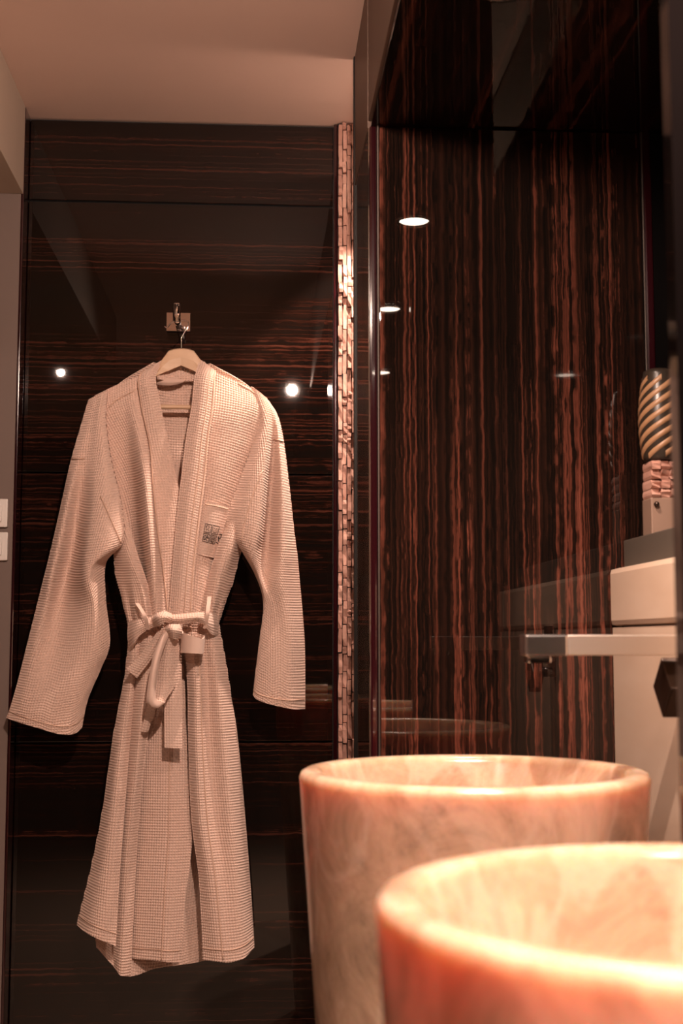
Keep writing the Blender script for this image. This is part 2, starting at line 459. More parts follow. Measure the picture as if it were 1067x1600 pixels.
# ------------------------------------------------------------------ faucet over the far basin
fa = empty('faucet', (XW, Y_FAR, EYE)); tag(fa, 'chrome wall-mounted faucet with flat bar spout over the far basin', 'faucet')
def cbox(name, mat, *a, bev=.001):
    return child(mbox(name, mat, *a, bev), fa)
xe = XZ(816, 1005, Y_FAR)[0]
zt = XZ(900, 992, Y_FAR)[1]; zb = XZ(900, 1024, Y_FAR)[1]
cbox('spout', 'nickel', xe+.056, XW-.006, Y_FAR-.019, Y_FAR+.019, zb, zt, bev=.0015)
cbox('spout_tip', 'tip_chrome', xe, xe+.0555, Y_FAR-.021, Y_FAR+.021, zb-.001, zt+.0005, bev=.003)
cbox('outlet', 'chrome', xe+.004, xe+.036, Y_FAR-.014, Y_FAR+.014, zb-.010, zb-.001, bev=.003)
cbox('wall_plate', 'chrome', XW-.007, XW, Y_FAR-.035, Y_FAR+.035, (zb+zt)/2-.035, (zb+zt)/2+.035, bev=.002)
bm = bmesh.new(); box(bm, -.012, .012, -.0285, .0285, -.0285, .0285, .0025)
bmesh.ops.rotate(bm, verts=bm.verts, matrix=Matrix.Rotation(math.radians(45), 3, 'X'))
bmesh.ops.translate(bm, verts=bm.verts, vec=(XW-.040, 1.715, EYE-.063))
h = child(obj('handle', bm, 'bronze'), fa); h['label'] = 'dark square handle turned on its corner'
bm = tube_bm(bmesh.new(), [(XW-.028, 1.715, EYE-.063), (XW-.001, 1.715, EYE-.063)], .010, 16)
child(obj('handle_stem', bm, 'chrome', None, True), fa)

# ------------------------------------------------------------------ ornaments on the ledge
vx, vy = .652, 2.05
pz0 = EYE+.166; pz1 = XZ(1035, 780, vy)[1]; pz2 = XZ(1035, 722, vy)[1]; vz1 = XZ(1035, 577, vy)[1]
pd = empty('pedestal', (vx, vy, pz0)); tag(pd, 'small beige pedestal with rough carved top band under the striped vase', 'pedestal')
child(mbox('block', 'tan_stone', vx-.024, vx+.024, vy-.024, vy+.024, pz0, pz1, .002), pd)
nb = 4
for i in range(nb):
    z0 = pz1 + (pz2-pz1)*i/nb; z1 = pz1 + (pz2-pz1)*(i+1)/nb - .001
    for sx in (-1, 0, 1):
        j = random.uniform(-.002, .002)
        o = bpy.data.objects.new('stone', random.choice(sticks)); link(o)
        o.location = (vx+sx*.0155, vy+j, (z0+z1)/2); o.scale = (.0150, .044, (z1-z0)); child(o, pd)
bm = lathe_bm(bmesh.new(), [(0, 0), (.004, 0), (.0045, .004), (.003, .007), (0, .008)], 0, 0, 16)
bmesh.ops.rotate(bm, verts=bm.verts, matrix=Matrix.Rotation(math.radians(90), 3, 'X'))
bmesh.ops.translate(bm, verts=bm.verts, vec=(vx-.016, vy-.024, pz1-.011))
child(obj('knob', bm, 'bronze', None, True), pd)

va = empty('striped_vase', (vx, vy, pz2)); tag(va, 'dark vase with slanting tan stripes standing on a small beige pedestal', 'vase')
H = vz1-pz2
def vr(t): return .022 + .010*math.sin(math.pi*min(1, t*.82+.14))
prof = [(0, .0)] + [(vr(t), .002+t*(H-.006)) for t in np.linspace(0, 1, 24)] + [(.016, H-.001), (.011, H), (.010, H-.012), (0, H-.02)]
obj('body', lathe_bm(bmesh.new(), prof, 0, 0, 48), 'vase_dark', va, True)
for k in range(-8, 9):
    bm = bmesh.new(); rows = []
    for i in range(65):
        a = -math.pi*1.5 + i/64*math.pi*2
        t0 = (k/8)*1.0 + (i/64)*.85
        if t0 < .04 or t0 > .92: continue
        row = []
        for s in (-.5, -.3, .3, .5):
            t = t0 + s*.072
            rr = vr(t) + (.0016 if abs(s) < .4 else -.0003)
            row.append(bm.verts.new((rr*math.cos(a), rr*math.sin(a), .002+t*(H-.006))))
        rows.append(row)
    if len(rows) < 6: bm.free(); continue
    for a_, b_ in zip(rows, rows[1:]):
        for j in range(3): bm.faces.new((a_[j], a_[j+1], b_[j+1], b_[j]))
    obj('stripe', bm, 'vase_tan', va, True)
bt = empty('white_bottle', (.668, 1.985, pz0)); tag(bt, 'small white bottle beside the beige pedestal', 'bottle')
obj('body', lathe_bm(bmesh.new(), [(0, 0), (.013, 0), (.015, .003), (.015, .036), (.012, .042), (.006, .045), (.006, .05), (0, .05)], 0, 0, 32), 'white_plastic', bt, True)
obj('cap', lathe_bm(bmesh.new(), [(0, .0505), (.0075, .0505), (.0075, .062), (.006, .064), (0, .064)], 0, 0, 24), 'chrome', bt, True)

# ------------------------------------------------------------------ switches on the left wall
ys = YB-.055
for (pa, pb, word) in ((780, 824, 'upper'), (832, 876, 'lower')):
    r = empty('light_switch', (0, 0, 0)); tag(r, f'{word} square white switch plate beside the dark panelling', 'switch')
    x1, z1 = XZ(13.5, pa, ys); x0, z0 = XZ(-31, pb, ys)
    r.location = ((x0+x1)/2, ys, z0)
    child(mbox('plate', 'white_plastic', x0, x1, ys-.009, ys, z0, z1, .0025), r)
    child(mbox('rocker', 'white_plastic', x0+.011, x1-.011, ys-.013, ys-.0085, z0+.011, z1-.011, .002), r)

#ROBE
# ------------------------------------------------------------------ bathrobe
CELL = .0055; STEP = CELL/5
def ctrl(rows):
    "rows of (px, py, cm towards the room) -> world control grid"
    return np.array([[PX(a, b, YR - c*.0128) for (a, b, c) in r] for r in rows])
def crom(A, n):
    "Catmull-Rom through axis 0 of A, n samples"
    m = A.shape[0]
    E = np.concatenate([2*A[:1]-A[1:2], A, 2*A[-1:]-A[-2:-1]], 0)
    t = np.linspace(0, m-1, n); i = np.minimum(t.astype(int), m-2); f = (t-i).reshape((-1,)+(1,)*(A.ndim-1))
    p0, p1, p2, p3 = E[i], E[i+1], E[i+2], E[i+3]
    return .5*(2*p1 + (p2-p0)*f + (2*p0-5*p1+4*p2-p3)*f**2 + (3*p1-p0-3*p2+p3)*f**3)
def grid_len(A):
    w_ = np.linalg.norm(np.diff(A, axis=1), axis=2).sum(1).max(); h_ = np.linalg.norm(np.diff(A, axis=0), axis=2).sum(0).max()
    return w_, h_
def fine(A, step, ripple=None):
    w_, h_ = grid_len(A)
    nu = max(4, int(w_/step)+1); nv = max(4, int(h_/step)+1)
    G = crom(A, nv); G = np.swapaxes(crom(np.swapaxes(G, 0, 1), nu), 0, 1)
    if ripple is not None:
        v, u = np.meshgrid(np.linspace(0, 1, nv), np.linspace(0, 1, nu), indexing='ij')
        G[..., 1] -= ripple(u, v)
    return G
def normals(G):
    du = np.gradient(G, axis=1); dv = np.gradient(G, axis=0)
    n_ = np.cross(du, dv); n_ /= np.linalg.norm(n_, axis=2, keepdims=True)+1e-12
    if n_[..., 1].mean() > 0: n_ = -n_
    return n_
def arc(G, ax):
    d = np.linalg.norm(np.diff(G, axis=ax), axis=2)
    z = np.zeros_like(np.take(d, [0], axis=ax))
    return np.concatenate([z, np.cumsum(d, axis=ax)], ax)
def waffle(G, amp=.0016, ref=0.0):
    u = arc(G, 1); v = arc(G, 0)
    u = u - u[:, [int(ref*(G.shape[1]-1))]]
    v = v.mean(axis=1, keepdims=True)*.5 + v*.5
    a = .5-.5*np.cos(2*np.pi*u/CELL); b = .5-.5*np.cos(2*np.pi*v/CELL)
    pit = np.clip(1.35*(a*b)**.8, 0, 1)
    return G - normals(G)*(amp*pit)[..., None]
def quads(nv, nu, base, flip=False):
    i = np.arange(nv*nu).reshape(nv, nu)+base
    q = np.stack([i[:-1, :-1], i[:-1, 1:], i[1:, 1:], i[1:, :-1]], -1).reshape(-1, 4)
    return q[:, ::-1] if flip else q
def mesh_np(name, V, Q):
    me = bpy.data.meshes.new(name)
    me.vertices.add(len(V)); me.vertices.foreach_set('co', np.ascontiguousarray(V, dtype=np.float32).ravel())
    me.loops.add(Q.size); me.loops.foreach_set('vertex_index', np.ascontiguousarray(Q, dtype=np.int32).ravel())
    me.polygons.add(len(Q)); me.polygons.foreach_set('loop_start', np.arange(0, Q.size, 4, dtype=np.int32))
    me.polygons.foreach_set('use_smooth', np.ones(len(Q), dtype=bool))
    me.update(calc_edges=True); me.validate()
    return me
robe = empty('bathrobe', (-.17, YR, EYE-.70))
tag(robe, 'pink beige waffle-weave bathrobe with tied belt hanging from a wooden hanger', 'bathrobe')
def cloth(name, rows, amp=.0024, thick=.0028, step=STEP, ref=0.0, ripple=None, back=None, mat='fabric', parent=None):
    """a sheet of waffle cloth with thickness; back = cm behind the plane closes it into a sleeve"""
    A = ctrl(rows)
    G0 = fine(A, step, ripple); N = normals(G0)
    G = waffle(G0, amp, ref) if amp else G0
    nv, nu = G.shape[:2]
    V = [G.reshape(-1, 3)]; Q = [quads(nv, nu, 0)]; base = nv*nu
    # inside face, coarser, and a hem lip all around
    jr = np.unique(np.concatenate([np.arange(0, nv, 4), [nv-1]])); jc = np.unique(np.concatenate([np.arange(0, nu, 4), [nu-1]]))
    I = (G0 - N*thick)[jr][:, jc]
    V.append(I.reshape(-1, 3)); Q.append(quads(len(jr), len(jc), base, True)); base += len(jr)*len(jc)
    for sl, s2 in ((np.s_[0, :], 1), (np.s_[-1, :], 1), (np.s_[:, 0], 1), (np.s_[:, -1], 1)):
        e = G[sl]; f = (G0 - N*thick)[sl]
        mid = (e+f)/2
        V.append(np.stack([e, mid, f], 0).reshape(-1, 3)); Q.append(quads(3, len(e), base)); base += 3*len(e)
    if back is not None:
        B = np.array([[PX(a, b, YR - (c0 if k in (0, len(r)-1) else back)*.0128) for k, (a, b, c0) in enumerate(r)] for r in rows])
        Bf = fine(B, .004); V.append(Bf.reshape(-1, 3)); Q.append(quads(Bf.shape[0], Bf.shape[1], base, True)); base += Bf.shape[0]*Bf.shape[1]
    o = link(bpy.data.objects.new(name, mesh_np(name, np.concatenate(V), np.concatenate(Q))))
    o.data.materials.append(M[mat])
    if parent is None: child(o, robe)
    else:
        o.parent = parent; o.matrix_parent_inverse = parent.matrix_parent_inverse.copy() if False else (robe.matrix_basis @ robe.matrix_basis.inverted())
    return o, G0
def cord(name, pts, r, mat='seam', n=6, parent=None):
    o = obj(name, tube_bm(bmesh.new(), pts, r, n), mat, None, True)
    child(o, robe); return o

# back of the robe
cloth('back_panel', [
 [(240,566,-.6),(262,573,-1.5),(284,576,-1.8),(306,573,-1.5),(328,568,-.6)],
 [(186,600,-.2),(232,596,-2),(284,592,-2.6),(336,596,-2),(386,602,-.2)],
 [(146,640,-.2),(215,640,-3),(284,640,-3.4),(353,640,-3),(424,642,-.2)],
 [(150,720,-.2),(215,720,-3.4),(284,720,-3.8),(353,720,-3.4),(424,720,-.2)],
 [(178,862,-.2),(228,862,-3.2),(276,862,-3.6),(326,862,-3.2),(376,862,-.2)],
 [(201,965,0),(235,965,-2.4),(270,965,-2.8),(305,965,-2.4),(340,965,0)],
 [(205,1010,0),(238,1010,-2.4),(272,1010,-2.8),(306,1010,-2.4),(342,1010,0)],
 [(183,1120,-.2),(228,1120,-3),(274,1120,-3.2),(318,1120,-3),(366,1120,-.2)],
 [(163,1250,-.2),(217,1250,-2.6),(272,1250,-3),(326,1250,-3),(380,1250,-.2)],
 [(146,1400,-.2),(204,1400,-1.6),(262,1400,-3),(326,1400,-3),(392,1400,-.2)],
 [(150,1480,-.2),(196,1524,.2),(246,1513,-2.2),(316,1502,-2.6),(397,1478,-.2)]], ref=.5)

# left sleeve (wearer's right arm)
_, GL = cloth('sleeve', [
 [(138,624,0),(146,620,1),(153,616,1.5),(158,614,2),(163,612,2),(168,610,1.0)],
 [(128,658,0),(137,660,1.5),(145,662,2.2),(152,662,3),(160,660,3.0),(166,657,1.6)],
 [(111,717,0),(121,720,2),(134,722,1.9),(150,722,3.6),(164,720,4),(174,716,2)],
 [(98,775,0),(107,780,2.8),(123,786,-.2),(146,792,4.2),(170,792,5),(190,786,2.6)],
 [(83,842,0),(93,850,3.0),(113,856,-1.4),(136,862,4.7),(165,858,6),(193,846,3.4)],
 [(70,895,0),(81,901,3.0),(102,906,-1.4),(133,904,5.4),(148,889,4.6),(166,880,.6)],
 [(58,943,0),(71,950,2.3),(92,956,-.7),(137,950,3.6),(151,945,3.6),(166,938,.3)],
 [(43,1003,0),(56,1008,2.1),(82,1013,.6),(126,1014,3),(155,1011,2.7),(172,1004,.3)],
 [(30,1055,0),(44,1062,2),(74,1068,2.3),(110,1071,3.1),(140,1061,2),(158,1045,.2)],
 [(19,1095,0),(35,1103,2),(65,1112,2.8),(95,1117,2.8),(122,1110,1.8),(138,1092,.2)],
 [(10,1122,0),(30,1129,1.8),(60,1138,2.6),(92,1147,2.6),(115,1147,1.6),(128,1138,.2)]], back=-3.0, ref=.5)
# right sleeve
_, GR = cloth('sleeve', [
 [(392,604,1.0),(398,607,1.5),(404,611,1.7),(410,616,1.5),(415,621,1.1),(421,627,0)],
 [(404,655,1.6),(412,654,2.8),(419,652,2.8),(425,651,2.0),(430,650,1.6),(435,651,0)],
 [(391,702,1.4),(404,702,3.6),(417,700,3.8),(427,698,.5),(436,694,2.2),(444,691,0)],
 [(371,758,1.2),(392,760,4.4),(411,762,4.5),(423,764,-.6),(440,764,2.7),(453,764,0)],
 [(352,818,1.4),(382,822,4.8),(405,828,4.8),(418,832,-1.0),(440,832,3.0),(460,830,0)],
 [(372,853,2.5),(386,858,4.8),(400,864,4.5),(415,868,-.6),(440,870,3.2),(465,868,0)],
 [(397,896,.4),(403,900,3),(408,902,2.6),(414,904,1.2),(440,905,3.4),(468,903,0)],
 [(411,941,.2),(414,945,1.2),(420,948,1.8),(430,950,2.6),(448,950,3.2),(472,946,0)],
 [(405,1000,.2),(410,1002,1.5),(420,1004,2.6),(435,1005,3.2),(455,1004,3),(476,1000,0)],
 [(398,1058,.2),(404,1062,1.6),(418,1066,2.8),(436,1068,3.4),(456,1066,3),(477,1060,0)],
 [(395,1086,.2),(401,1093,1.6),(416,1099,2.8),(436,1104,3.4),(458,1108,3),(477,1108,0)]], back=-3.0, ref=.5)

pl = lambda n, a, ph=0: (lambda u, v: a*np.sin(2*np.pi*n*u+ph)*np.clip((v-.35)/.65, 0, 1)**1.2)
# side folds running from the armpits into the belt
cloth('side_panel', [
 [(178,790,.5),(185,792,1.5),(190,794,2.2),(194,796,2)],
 [(177,862,-.2),(190,862,2.4),(203,862,3.6),(214,862,2.4)],
 [(180,900,-.2),(198,900,2.5),(214,900,4),(227,900,2.4)],
 [(188,930,0),(204,930,2.5),(222,930,4),(236,930,2.4)],
 [(200,980,.3),(212,980,2.3),(228,980,3.2),(246,980,2.4)]], ripple=pl(3, .0045), ref=1.0)
cloth('side_panel', [
 [(360,796,.6),(366,797,2.0),(372,798,2.6),(380,800,2.4)],
 [(341,852,1.4),(352,853,3.6),(364,855,3.8),(376,858,0)],
 [(326,900,1.4),(338,900,3.8),(352,902,3),(366,906,0)],
 [(318,930,1.6),(330,932,3.6),(343,934,2.6),(355,936,0)],
 [(311,980,2.0),(322,980,3.0),(332,980,2),(341,980,.2)]], ripple=pl(2.5, .0042), ref=0.0)

# front panels above the belt
_, GBL = cloth('front_panel', [
 [(148,618,.2),(172,606,.6),(190,598,1.0),(205,592,1.3),(218,587,1.4)],
 [(155,645,.5),(175,640,1.2),(195,638,1.8),(208,637,2.6),(222,636,2.0)],
 [(160,705,.2),(182,702,-.3),(200,700,.5),(219,698,3.5),(234,696,2.0)],
 [(168,760,0),(190,760,-1.4),(207,760,-.2),(227,760,4.4),(239,760,2.0)],
 [(180,830,0),(202,830,-1.5),(214,830,-.2),(233,830,4.8),(246,830,1.8)],
 [(195,900,0),(216,900,-.4),(224,900,.8),(239,900,4.2),(256,900,1.6)],
 [(212,980,.5),(226,980,.8),(234,980,1.6),(247,980,3),(264,980,1.8)]], ref=1.0)
_, GBR = cloth('front_panel', [
 [(336,580,.8),(352,587,1.2),(372,596,1.2),(394,606,1),(418,622,.4)],
 [(332,638,3),(352,638,3.2),(375,638,3),(398,640,2.4),(424,648,1.2)],
 [(325,684,3.2),(348,686,3.4),(370,688,3),(392,692,1.6),(414,700,.8)],
 [(320,740,3),(340,742,3.4),(358,744,2.6),(376,748,.6),(396,756,.3)],
 [(311,810,2.8),(326,812,3),(340,814,2.2),(352,818,.4),(368,830,.2)],
 [(302,890,2.6),(312,890,2.6),(322,890,1.8),(331,892,.6),(345,900,.3)],
 [(297,980,2.6),(305,980,2.4),(314,980,1.8),(324,980,1.2),(335,980,.8)]], ref=0.0)

# collar bands
cb1, GCL = cloth('collar_band', [
 [(236,573,-.4),(247,566,.1),(258,560,-.6)],
 [(216,590,2.2),(231,588,3.0),(244,588,1.7)],
 [(220,635,2.5),(236,632,3.2),(250,628,2)],
 [(233,696,2.6),(250,698,2.6),(265,700,1.9)],
 [(238,760,2.4),(260,764,2.2),(281,770,1.7)],
 [(245,830,2.2),(267,832,2),(290,836,1.6)],
 [(255,900,2),(272,900,1.8),(292,900,1.6)],
 [(263,980,2),(278,980,1.8),(294,980,1.6)]], thick=.005, ref=1.0)
cb2, GCR = cloth('collar_band', [
 [(312,561,0.2),(325,570,.7),(338,580,.4)],
 [(304,590,2.8),(320,590,3.8),(337,592,3.2)],
 [(299,635,3.6),(315,636,4.6),(334,638,3.8)],
 [(291,680,3.8),(308,682,4.8),(327,684,4.2)],
 [(284,736,4.0),(302,738,5.0),(322,740,4.2)],
 [(276,807,4.0),(293,808,5.2),(313,810,4.3)],
 [(269,890,4.0),(285,890,5.2),(304,892,4.3)],
 [(262,980,3.8),(279,980,4.8),(299,980,4.0)]], thick=.006, ref=0.0)
cloth('collar_back', [
 [(250,564,-.7),(266,570,-1.3),(284,572,-1.5),(302,570,-1.3),(320,565,-.7)],
 [(246,580,.2),(264,586,-1.0),(284,588,-1.2),(302,586,-1.0),(312,580,.2)],
 [(247,592,.6),(264,595,-.9),(284,596,-1.2),(300,595,-.9),(308,592,.6)]], ref=.5)

# front panels below the belt
_, GSL = cloth('skirt_panel', [
 [(202,968,.3),(210,968,1.8),(218,968,2.2),(228,968,1.8)],
 [(194,1055,0),(202,1056,2.2),(208,1056,2.6),(214,1056,1.4)],
 [(176,1150,0),(186,1152,2.6),(195,1152,3),(204,1152,1.6)],
 [(162,1250,0),(174,1253,3),(185,1254,3.4),(196,1254,2.2)],
 [(143,1348,0),(158,1354,3.2),(174,1357,4),(188,1358,2.9)],
 [(119,1445,0),(138,1460,3.4),(160,1470,4.4),(181,1478,3.4)]], ref=1.0)
cloth('skirt_panel', [
 [(218,966,1.2),(234,966,3),(254,966,2.8)],
 [(207,1055,.8),(226,1055,3.3),(246,1055,2.4)],
 [(197,1150,.4),(217,1150,3.4),(231,1150,2)],
 [(189,1250,.4),(207,1250,3),(220,1250,1.2)],
 [(180,1350,.4),(198,1350,2.4),(213,1350,.7)],
 [(176,1450,.4),(193,1450,2),(208,1450,.5)],
 [(178,1512,.2),(188,1524,1.8),(205,1526,.4)]], ref=1.0)
_, GSC = cloth('skirt_panel', [
 [(238,1040,-.4),(262,1040,.5),(288,1040,-.4)],
 [(222,1150,-1.0),(258,1150,.9),(292,1150,-.2)],
 [(211,1250,-1.2),(255,1250,1.4),(299,1250,.2)],
 [(206,1310,-1.2),(253,1310,1.7),(301,1310,.6)],
 [(202,1400,-1.0),(248,1400,2.1),(291,1400,1.4)],
 [(201,1496,-.8),(244,1502,2.2),(282,1503,1.7)]], ref=.6, ripple=lambda u, v: .004*np.sin(2*np.pi*1.5*u+.6)*v)
_, GSR = cloth('skirt_panel', [
 [(280,964,2.6),(298,964,3.6),(314,964,2.4),(328,964,2.4),(341,964,0)],
 [(292,1060,1.6),(306,1060,3.6),(322,1060,1.8),(340,1060,2.8),(358,1060,0)],
 [(294,1160,1.6),(308,1160,3.6),(328,1160,1.9),(350,1160,3),(371,1160,0)],
 [(299,1280,1.8),(314,1280,3.8),(338,1280,2.6),(362,1280,3.2),(383,1280,0)],
 [(311,1380,2),(328,1380,3.8),(350,1380,3.4),(372,1378,3.2),(391,1376,0)],
 [(316,1500,2),(340,1503,3.6),(360,1504,3.8),(383,1496,3),(398,1480,0)]], ref=.25)

# chest pocket and its embroidered emblem
pk, GP = cloth('pocket', [
 [(321,783,3.2),(334,785,3.35),(347,788,2.7),(358,791,1.8)],
 [(316,825,3.0),(327,827,3.15),(338,829,2.6),(349,832,1.2)],
 [(309,866,2.85),(318,868,2.85),(327,870,2.1),(336,872,1.0)]], amp=.0007, thick=.002)
cord('pocket_hem', [tuple(p+np.array([0, -.0006, 0])) for p in GP[6, ::4]], .0011)
def on_pocket(px, py, lift=.0015):
    q = project(GP.reshape(-1, 3)); k = np.argmin(((q-np.array([px, py]))**2).sum(1))
    return PX(px, py, GP.reshape(-1, 3)[k][1]-lift)
TL, TR, BL_, BR_ = map(np.array, ((321, 818), (343.5, 823.5), (316, 846), (335.5, 850.5)))
def em(s, t): return on_pocket(*((1-t)*((1-s)*TL+s*TR)+t*((1-s)*BL_+s*BR_)))
bm = bmesh.new()
def stroke(pts, r=.00042):
    fine_ = []
    for (a, b), (c, d) in zip(pts, pts[1:]):
        for k in range(4): fine_.append(em(a+(c-a)*k/4, b+(d-b)*k/4))
    fine_.append(em(*pts[-1])); tube_bm(bm, [tuple(p) for p in fine_], r, 5)
def ring_pts(cx, cy, rx, ry, a0=0, a1=360, n=8):
    return [(cx+rx*math.cos(math.radians(a0+(a1-a0)*i/n)), cy+ry*math.sin(math.radians(a0+(a1-a0)*i/n))) for i in range(n+1)]
for x0, y0 in ((.0, .0), (.53, .0), (.0, .53), (.53, .53)):
    stroke([(x0, y0), (x0+.45, y0), (x0+.45, y0+.45), (x0, y0+.45), (x0, y0)], .0006)
stroke(ring_pts(.20, .16, .12, .09, 150, 440)); stroke([(.10, .12), (.12, .36), (.22, .26), (.36, .38)])     # swirl
stroke(ring_pts(.755, .28, .15, .10, 10, 170, 6)); stroke([(.63, .12), (.68, .17)]); stroke([(.84, .12), (.80, .17)]); stroke([(.74, .18), (.755, .24)])
stroke(ring_pts(.15, .74, .09, .12), .0008); stroke([(.27, .60), (.36, .66), (.28, .72), (.40, .74)], .0009); stroke([(.06, .90), (.22, .80), (.36, .92)], .0007)
for t in (.62, .69, .77, .86): stroke([(.58, t), (.92, t+.01)], .0005)
stroke([(.70, .77), (.66, .90), (.84, .93)])
stroke([(1.10, .38), (1.28, .38), (1.27, .62), (1.10, .62)], .0008); stroke([(1.12, .52), (1.24, .80)], .0010); stroke([(1.08, .86), (1.22, .92)], .0009)
e_ = obj('emblem', bm, 'thread', None, True); child(e_, robe); e_['label'] = 'dark line embroidery of four small square pictures on the pocket'

# seams: collar joins, shoulder yokes, sleeve joins, cuffs
def along(G, j=None, i=None, lift=.0008, k=5, a=0, b=None):
    line = G[a:b:k, j] if j is not None else G[i, a:b:k]
    return [tuple(p+np.array([0, -lift, 0])) for p in line]
cord('seam', along(GCR, j=int(GCR.shape[1]*.93), k=6), .0013)
cord('seam', along(GCR, j=int(GCR.shape[1]*.70), k=6, lift=.0004), .0009)
cord('seam', along(GCL, j=int(GCL.shape[1]*.05), k=6), .0012)
nv = GL.shape[0]
cord('seam', along(GL, i=int(nv*.955), k=4, lift=.0004), .0009)
cord('seam', along(GR, i=int(GR.shape[0]*.965), k=4, lift=.0004), .0009)
def project_line(G, pts, lift=.0012):
    q = project(G.reshape(-1, 3)); out = []
    for (a, b) in pts:
        k = np.argmin(((q-np.array([a, b]))**2).sum(1)); out.append(tuple(PX(a, b, G.reshape(-1, 3)[k][1]-lift)))
    return out
def dense(pts, n=6):
    o = []
    for (a, b), (c, d) in zip(pts, pts[1:]):
        for k in range(n): o.append((a+(c-a)*k/n, b+(d-b)*k/n))
    return o+[pts[-1]]
cord('seam', project_line(GBL, dense([(212,609),(196,617),(180,626),(170,636)])), .0012)
cord('seam', project_line(GL, dense([(112,717),(122,717),(132,716)])), .0012)
cord('seam', project_line(GL, dense([(157,775),(166,795),(176,818),(184,836),(189,848)])), .0012)
cord('seam', project_line(GR, dense([(428,686),(436,688),(443,690)])), .0014)
cord('seam', project_line(GBR, dense([(372,599),(392,610),(408,622),(416,634)])), .0014)
cord('seam', project_line(GR, dense([(410,735),(398,765),(388,795),(380,825),(377,848)]), .0012), .0011)

cord('seam', along(GSC, j=int(GSC.shape[1]*.60), k=6, lift=.0004, a=int(GSC.shape[0]*.15)), .0011)
cord('seam', along(GSC, i=int(GSC.shape[0]*.965), k=4, lift=.0003), .0009)
cord('seam', along(GSR, j=int(GSR.shape[1]*.36), k=6, lift=.0004, a=int(GSR.shape[0]*.12)), .0012)
cord('seam', along(GSR, i=int(GSR.shape[0]*.968), k=4, lift=.0003), .0009)
cord('seam', along(GSL, i=int(GSL.shape[0]*.968), k=4, lift=.0003), .0009)
# belt: band around the waist, knot, loops and tails
bp_ = dict(amp=.0014, thick=.004)
cloth('belt_band', [
 [(200,972,1.2),(212,968,3.6),(226,965,4.6),(243,963,5.2),(254,962,5.4)],
 [(199,994,1.4),(209,988,4.2),(224,978,5.4),(242,972,6),(254,970,6.2)],
 [(202,1018,1.2),(209,1006,3.8),(222,990,4.8),(241,980,5.4),(254,978,5.6)]], **bp_)
cloth('belt_band', [
 [(256,959,5.2),(280,959,6.2),(312,956,6.2),(326,956,4.4),(341,960,1.0)],
 [(256,967,6.2),(280,967,7.0),(312,965,6.9),(328,973,5.0),(342,977,1.4)],
 [(256,976,5.4),(280,976,6.2),(312,973,6.0),(330,990,4.2),(341,994,1.0)]], **bp_)
cloth('belt_knot', [
 [(238,962,5.2),(246,957,6.6),(258,955,7.0),(268,958,6.0)],
 [(238,968,6.4),(247,965,8.4),(259,963,8.8),(270,966,7.2)],
 [(240,980,5.6),(249,978,7.8),(258,973,8.2),(268,974,6.6)]], **bp_)
cloth('belt_knot', [
 [(256,976,6.0),(266,975,7.6),(277,975,7.6),(286,974,6.0)],
 [(257,985,7.0),(267,984,9.0),(277,985,9.0),(285,986,7.0)],
 [(260,996,6.0),(268,997,8.0),(276,999,8.0),(283,998,6.0)]], **bp_)
cloth('belt_loop', [
 [(262,986,6.6),(269,986,7.6),(278,988,6.4)],
 [(249,1012,5.6),(264,1010,6.8),(280,1008,5.4)],
 [(243,1045,5.0),(261,1043,6.2),(280,1040,5.0)],
 [(240,1072,5.2),(257,1072,6.0),(275,1068,5.2)],
 [(238,1090,6.2),(250,1094,6.8),(264,1086,6.0)],
 [(235,1099,7.6),(244,1104,8.0),(254,1097,7.2)],
 [(231,1092,8.4),(236,1094,8.8),(241,1091,8.2)],
 [(235,1060,8.2),(239,1060,8.6),(243,1060,8.0)],
 [(241,1028,7.8),(245,1027,8.2),(249,1027,7.8)],
 [(252,998,7.2),(256,997,7.6),(260,997,7.2)],
 [(262,984,6.6),(265,984,7.0),(268,984,6.8)]], **bp_)
th = np.linspace(-.15, 1.15, 12)*2*math.pi*.82 + math.pi*.9
lp = []
for k, a in enumerate(th):
    cx, cy = 301+15.5*math.cos(a), 0
    dp = 4.9+2.3*math.sin(a)*-1
    lp.append([(cx+.5, 984+ (5 if math.sin(a) < 0 else -1) + .33*(cx-286), dp), (cx, 1000+.2*(cx-286), dp), (cx-1, 1013+ (7 if math.sin(a) < 0 else 3) + .05*(cx-286), dp)])
cloth('belt_loop', lp, **bp_)
cloth('belt_tail', [
 [(245,988,7.0),(252,984,7.6),(260,982,7.0)],
 [(231,1007,6.0),(238,1011,6.6),(247,1013,6.0)],
 [(214,1029,5.2),(222,1036,5.8),(231,1038,5.4)],
 [(198,1044,4.8),(205,1052,5.2),(214,1060,4.8)]], **bp_)
cloth('belt_tail', [
 [(264,992,4.2),(273,992,5.0),(283,992,4.2)],
 [(260,1040,3.6),(271,1040,4.0),(284,1040,3.6)],
 [(257,1100,4.0),(270,1100,4.4),(285,1100,4.0)],
 [(257,1168,4.6),(270,1169,4.8),(285,1169,4.6)]], **bp_)
cloth('belt_tail', [
 [(233,1090,5.4),(240,1092,5.8),(247,1094,5.2)],
 [(227,1115,4.6),(234,1117,5.0),(241,1118,4.4)],
 [(221,1143,4.2),(226,1144,4.4),(231,1144,4.0)]], **bp_)
for a, b, c in (((214,942),(226,962),(231,984)), ((327,932),(324,958),(320,982))):
    cloth('belt_carrier', [[(a[0]-3,a[1],4.0),(a[0]+3,a[1],4.2)],[(b[0]-3,b[1],6.3),(b[0]+3,b[1],6.4)],[(c[0]-3,c[1],5.2),(c[0]+3,c[1],5.4)]], amp=0, thick=.003)
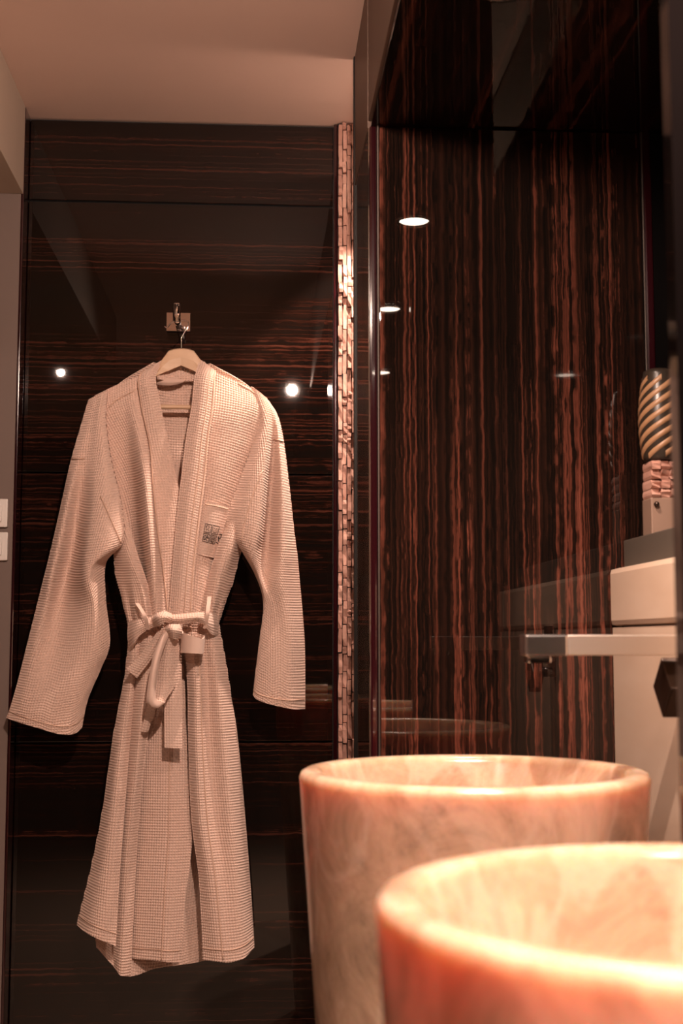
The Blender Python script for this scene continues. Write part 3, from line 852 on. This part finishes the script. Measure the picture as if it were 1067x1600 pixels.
cloth('hanging_loop', [
 [(243,592,-1.0),(256,591,-.5),(272,591,-.5),(290,593,-.9)],
 [(244,597,-.9),(256,597,-.3),(272,597,-.3),(286,597,-.8)],
 [(246,601,-1.1),(256,602,-.7),(270,602,-.7),(281,600,-1.1)]], amp=0, thick=.003)

# ------------------------------------------------------------------ hanger and hook
hx, hz = XZ(283, 545, YR)
hg = empty('coat_hanger', (hx, YR, hz)); tag(hg, 'pale wooden coat hanger with wire hook inside the bathrobe', 'hanger')
HYf, HYb = YR-.008, YR+.008
top_ = [(150,634),(160,629),(182,618),(215,598),(243,582),(252,563),(263,548),(272,545),(283,544),(294,545),(303,548),(314,563),(323,582),(352,598),(386,617),(408,630),(417,637)]
bot_ = [(152,641),(162,638),(186,629),(216,610),(243,590),(254,584),(264,580),(273,576),(283,572),(293,576),(302,580),(311,585),(322,591),(350,610),(382,629),(405,640),(415,645)]
bm = bmesh.new(); rows = []
for (a, b), (c, d) in zip(top_, bot_):
    bend = .00010*abs(a-283)**1.0*.10
    row = []
    for px_, py_, y_ in ((a, b, HYb), (a, b+1.2, HYf+.002), ((a+c)/2, (b+d)/2, HYf), (c, d-1.2, HYf+.002), (c, d, HYb)):
        row.append(bm.verts.new(tuple(PX(px_, py_, y_-bend))))
    rows.append(row)
for a, b in zip(rows, rows[1:]):
    for k in range(5): bm.faces.new((a[k], a[(k+1) % 5], b[(k+1) % 5], b[k]))
bm.faces.new(rows[0]); bm.faces.new(rows[-1][::-1])
child(obj('hanger_body', bm, 'wood_hanger'), hg)
bm = tube_bm(bmesh.new(), [tuple(PX(a, b, YR+.004)) for a, b in ((162,634),(220,635.5),(283,636),(350,638),(404,639))], .0048, 14)
child(obj('trouser_bar', bm, 'wood_hanger', None, True), hg)
wp = [(283.5,548),(283.3,535),(283.5,529),(287,522),(292,514),(294.5,507),(293,502),(288,501.0),(280,500.6),(272,502),(266,506),(262,511),(259,511.5),(257,510)]
Yw = YR
bm = tube_bm(bmesh.new(), [tuple(p) for p in crom(np.array([PX(a, b, Yw) for a, b in wp]), 60)], .0016, 10)
child(obj('wire_hook', bm, 'chrome', None, True), hg)

kx, kz = XZ(279, 504.5, YB)
hk = empty('robe_hook', (kx, YB, kz)); tag(hk, 'polished chrome robe hook with square plate on the dark panelling', 'hook')
xa_, za_ = XZ(260, 518.5, YB); xb_, zb_ = XZ(298, 490, YB)
child(mbox('plate', 'chrome', xa_, xb_, YB-.006, YB, za_, zb_, .001), hk)
p0 = Vector((kx, YB-.004, kz-.004)); p1 = Vector(PX(276.5, 500, YR-.006)); p2 = Vector(PX(276, 474, YR-.018))
path = [p0, p0.lerp(p1, .5), p1]
bm = tube_bm(bmesh.new(), path, .0068, 20)
child(obj('arm', bm, 'chrome', None, True), hk)
bm = tube_bm(bmesh.new(), [PX(276.2, 502, YR-.006), PX(276.2, 501, YR-.006), PX(276, 475, YR-.016), PX(276, 473.4, YR-.0165)], [.0070, .0082, .0082, .0072], 24)
child(obj('peg', bm, 'chrome', None, True), hk)
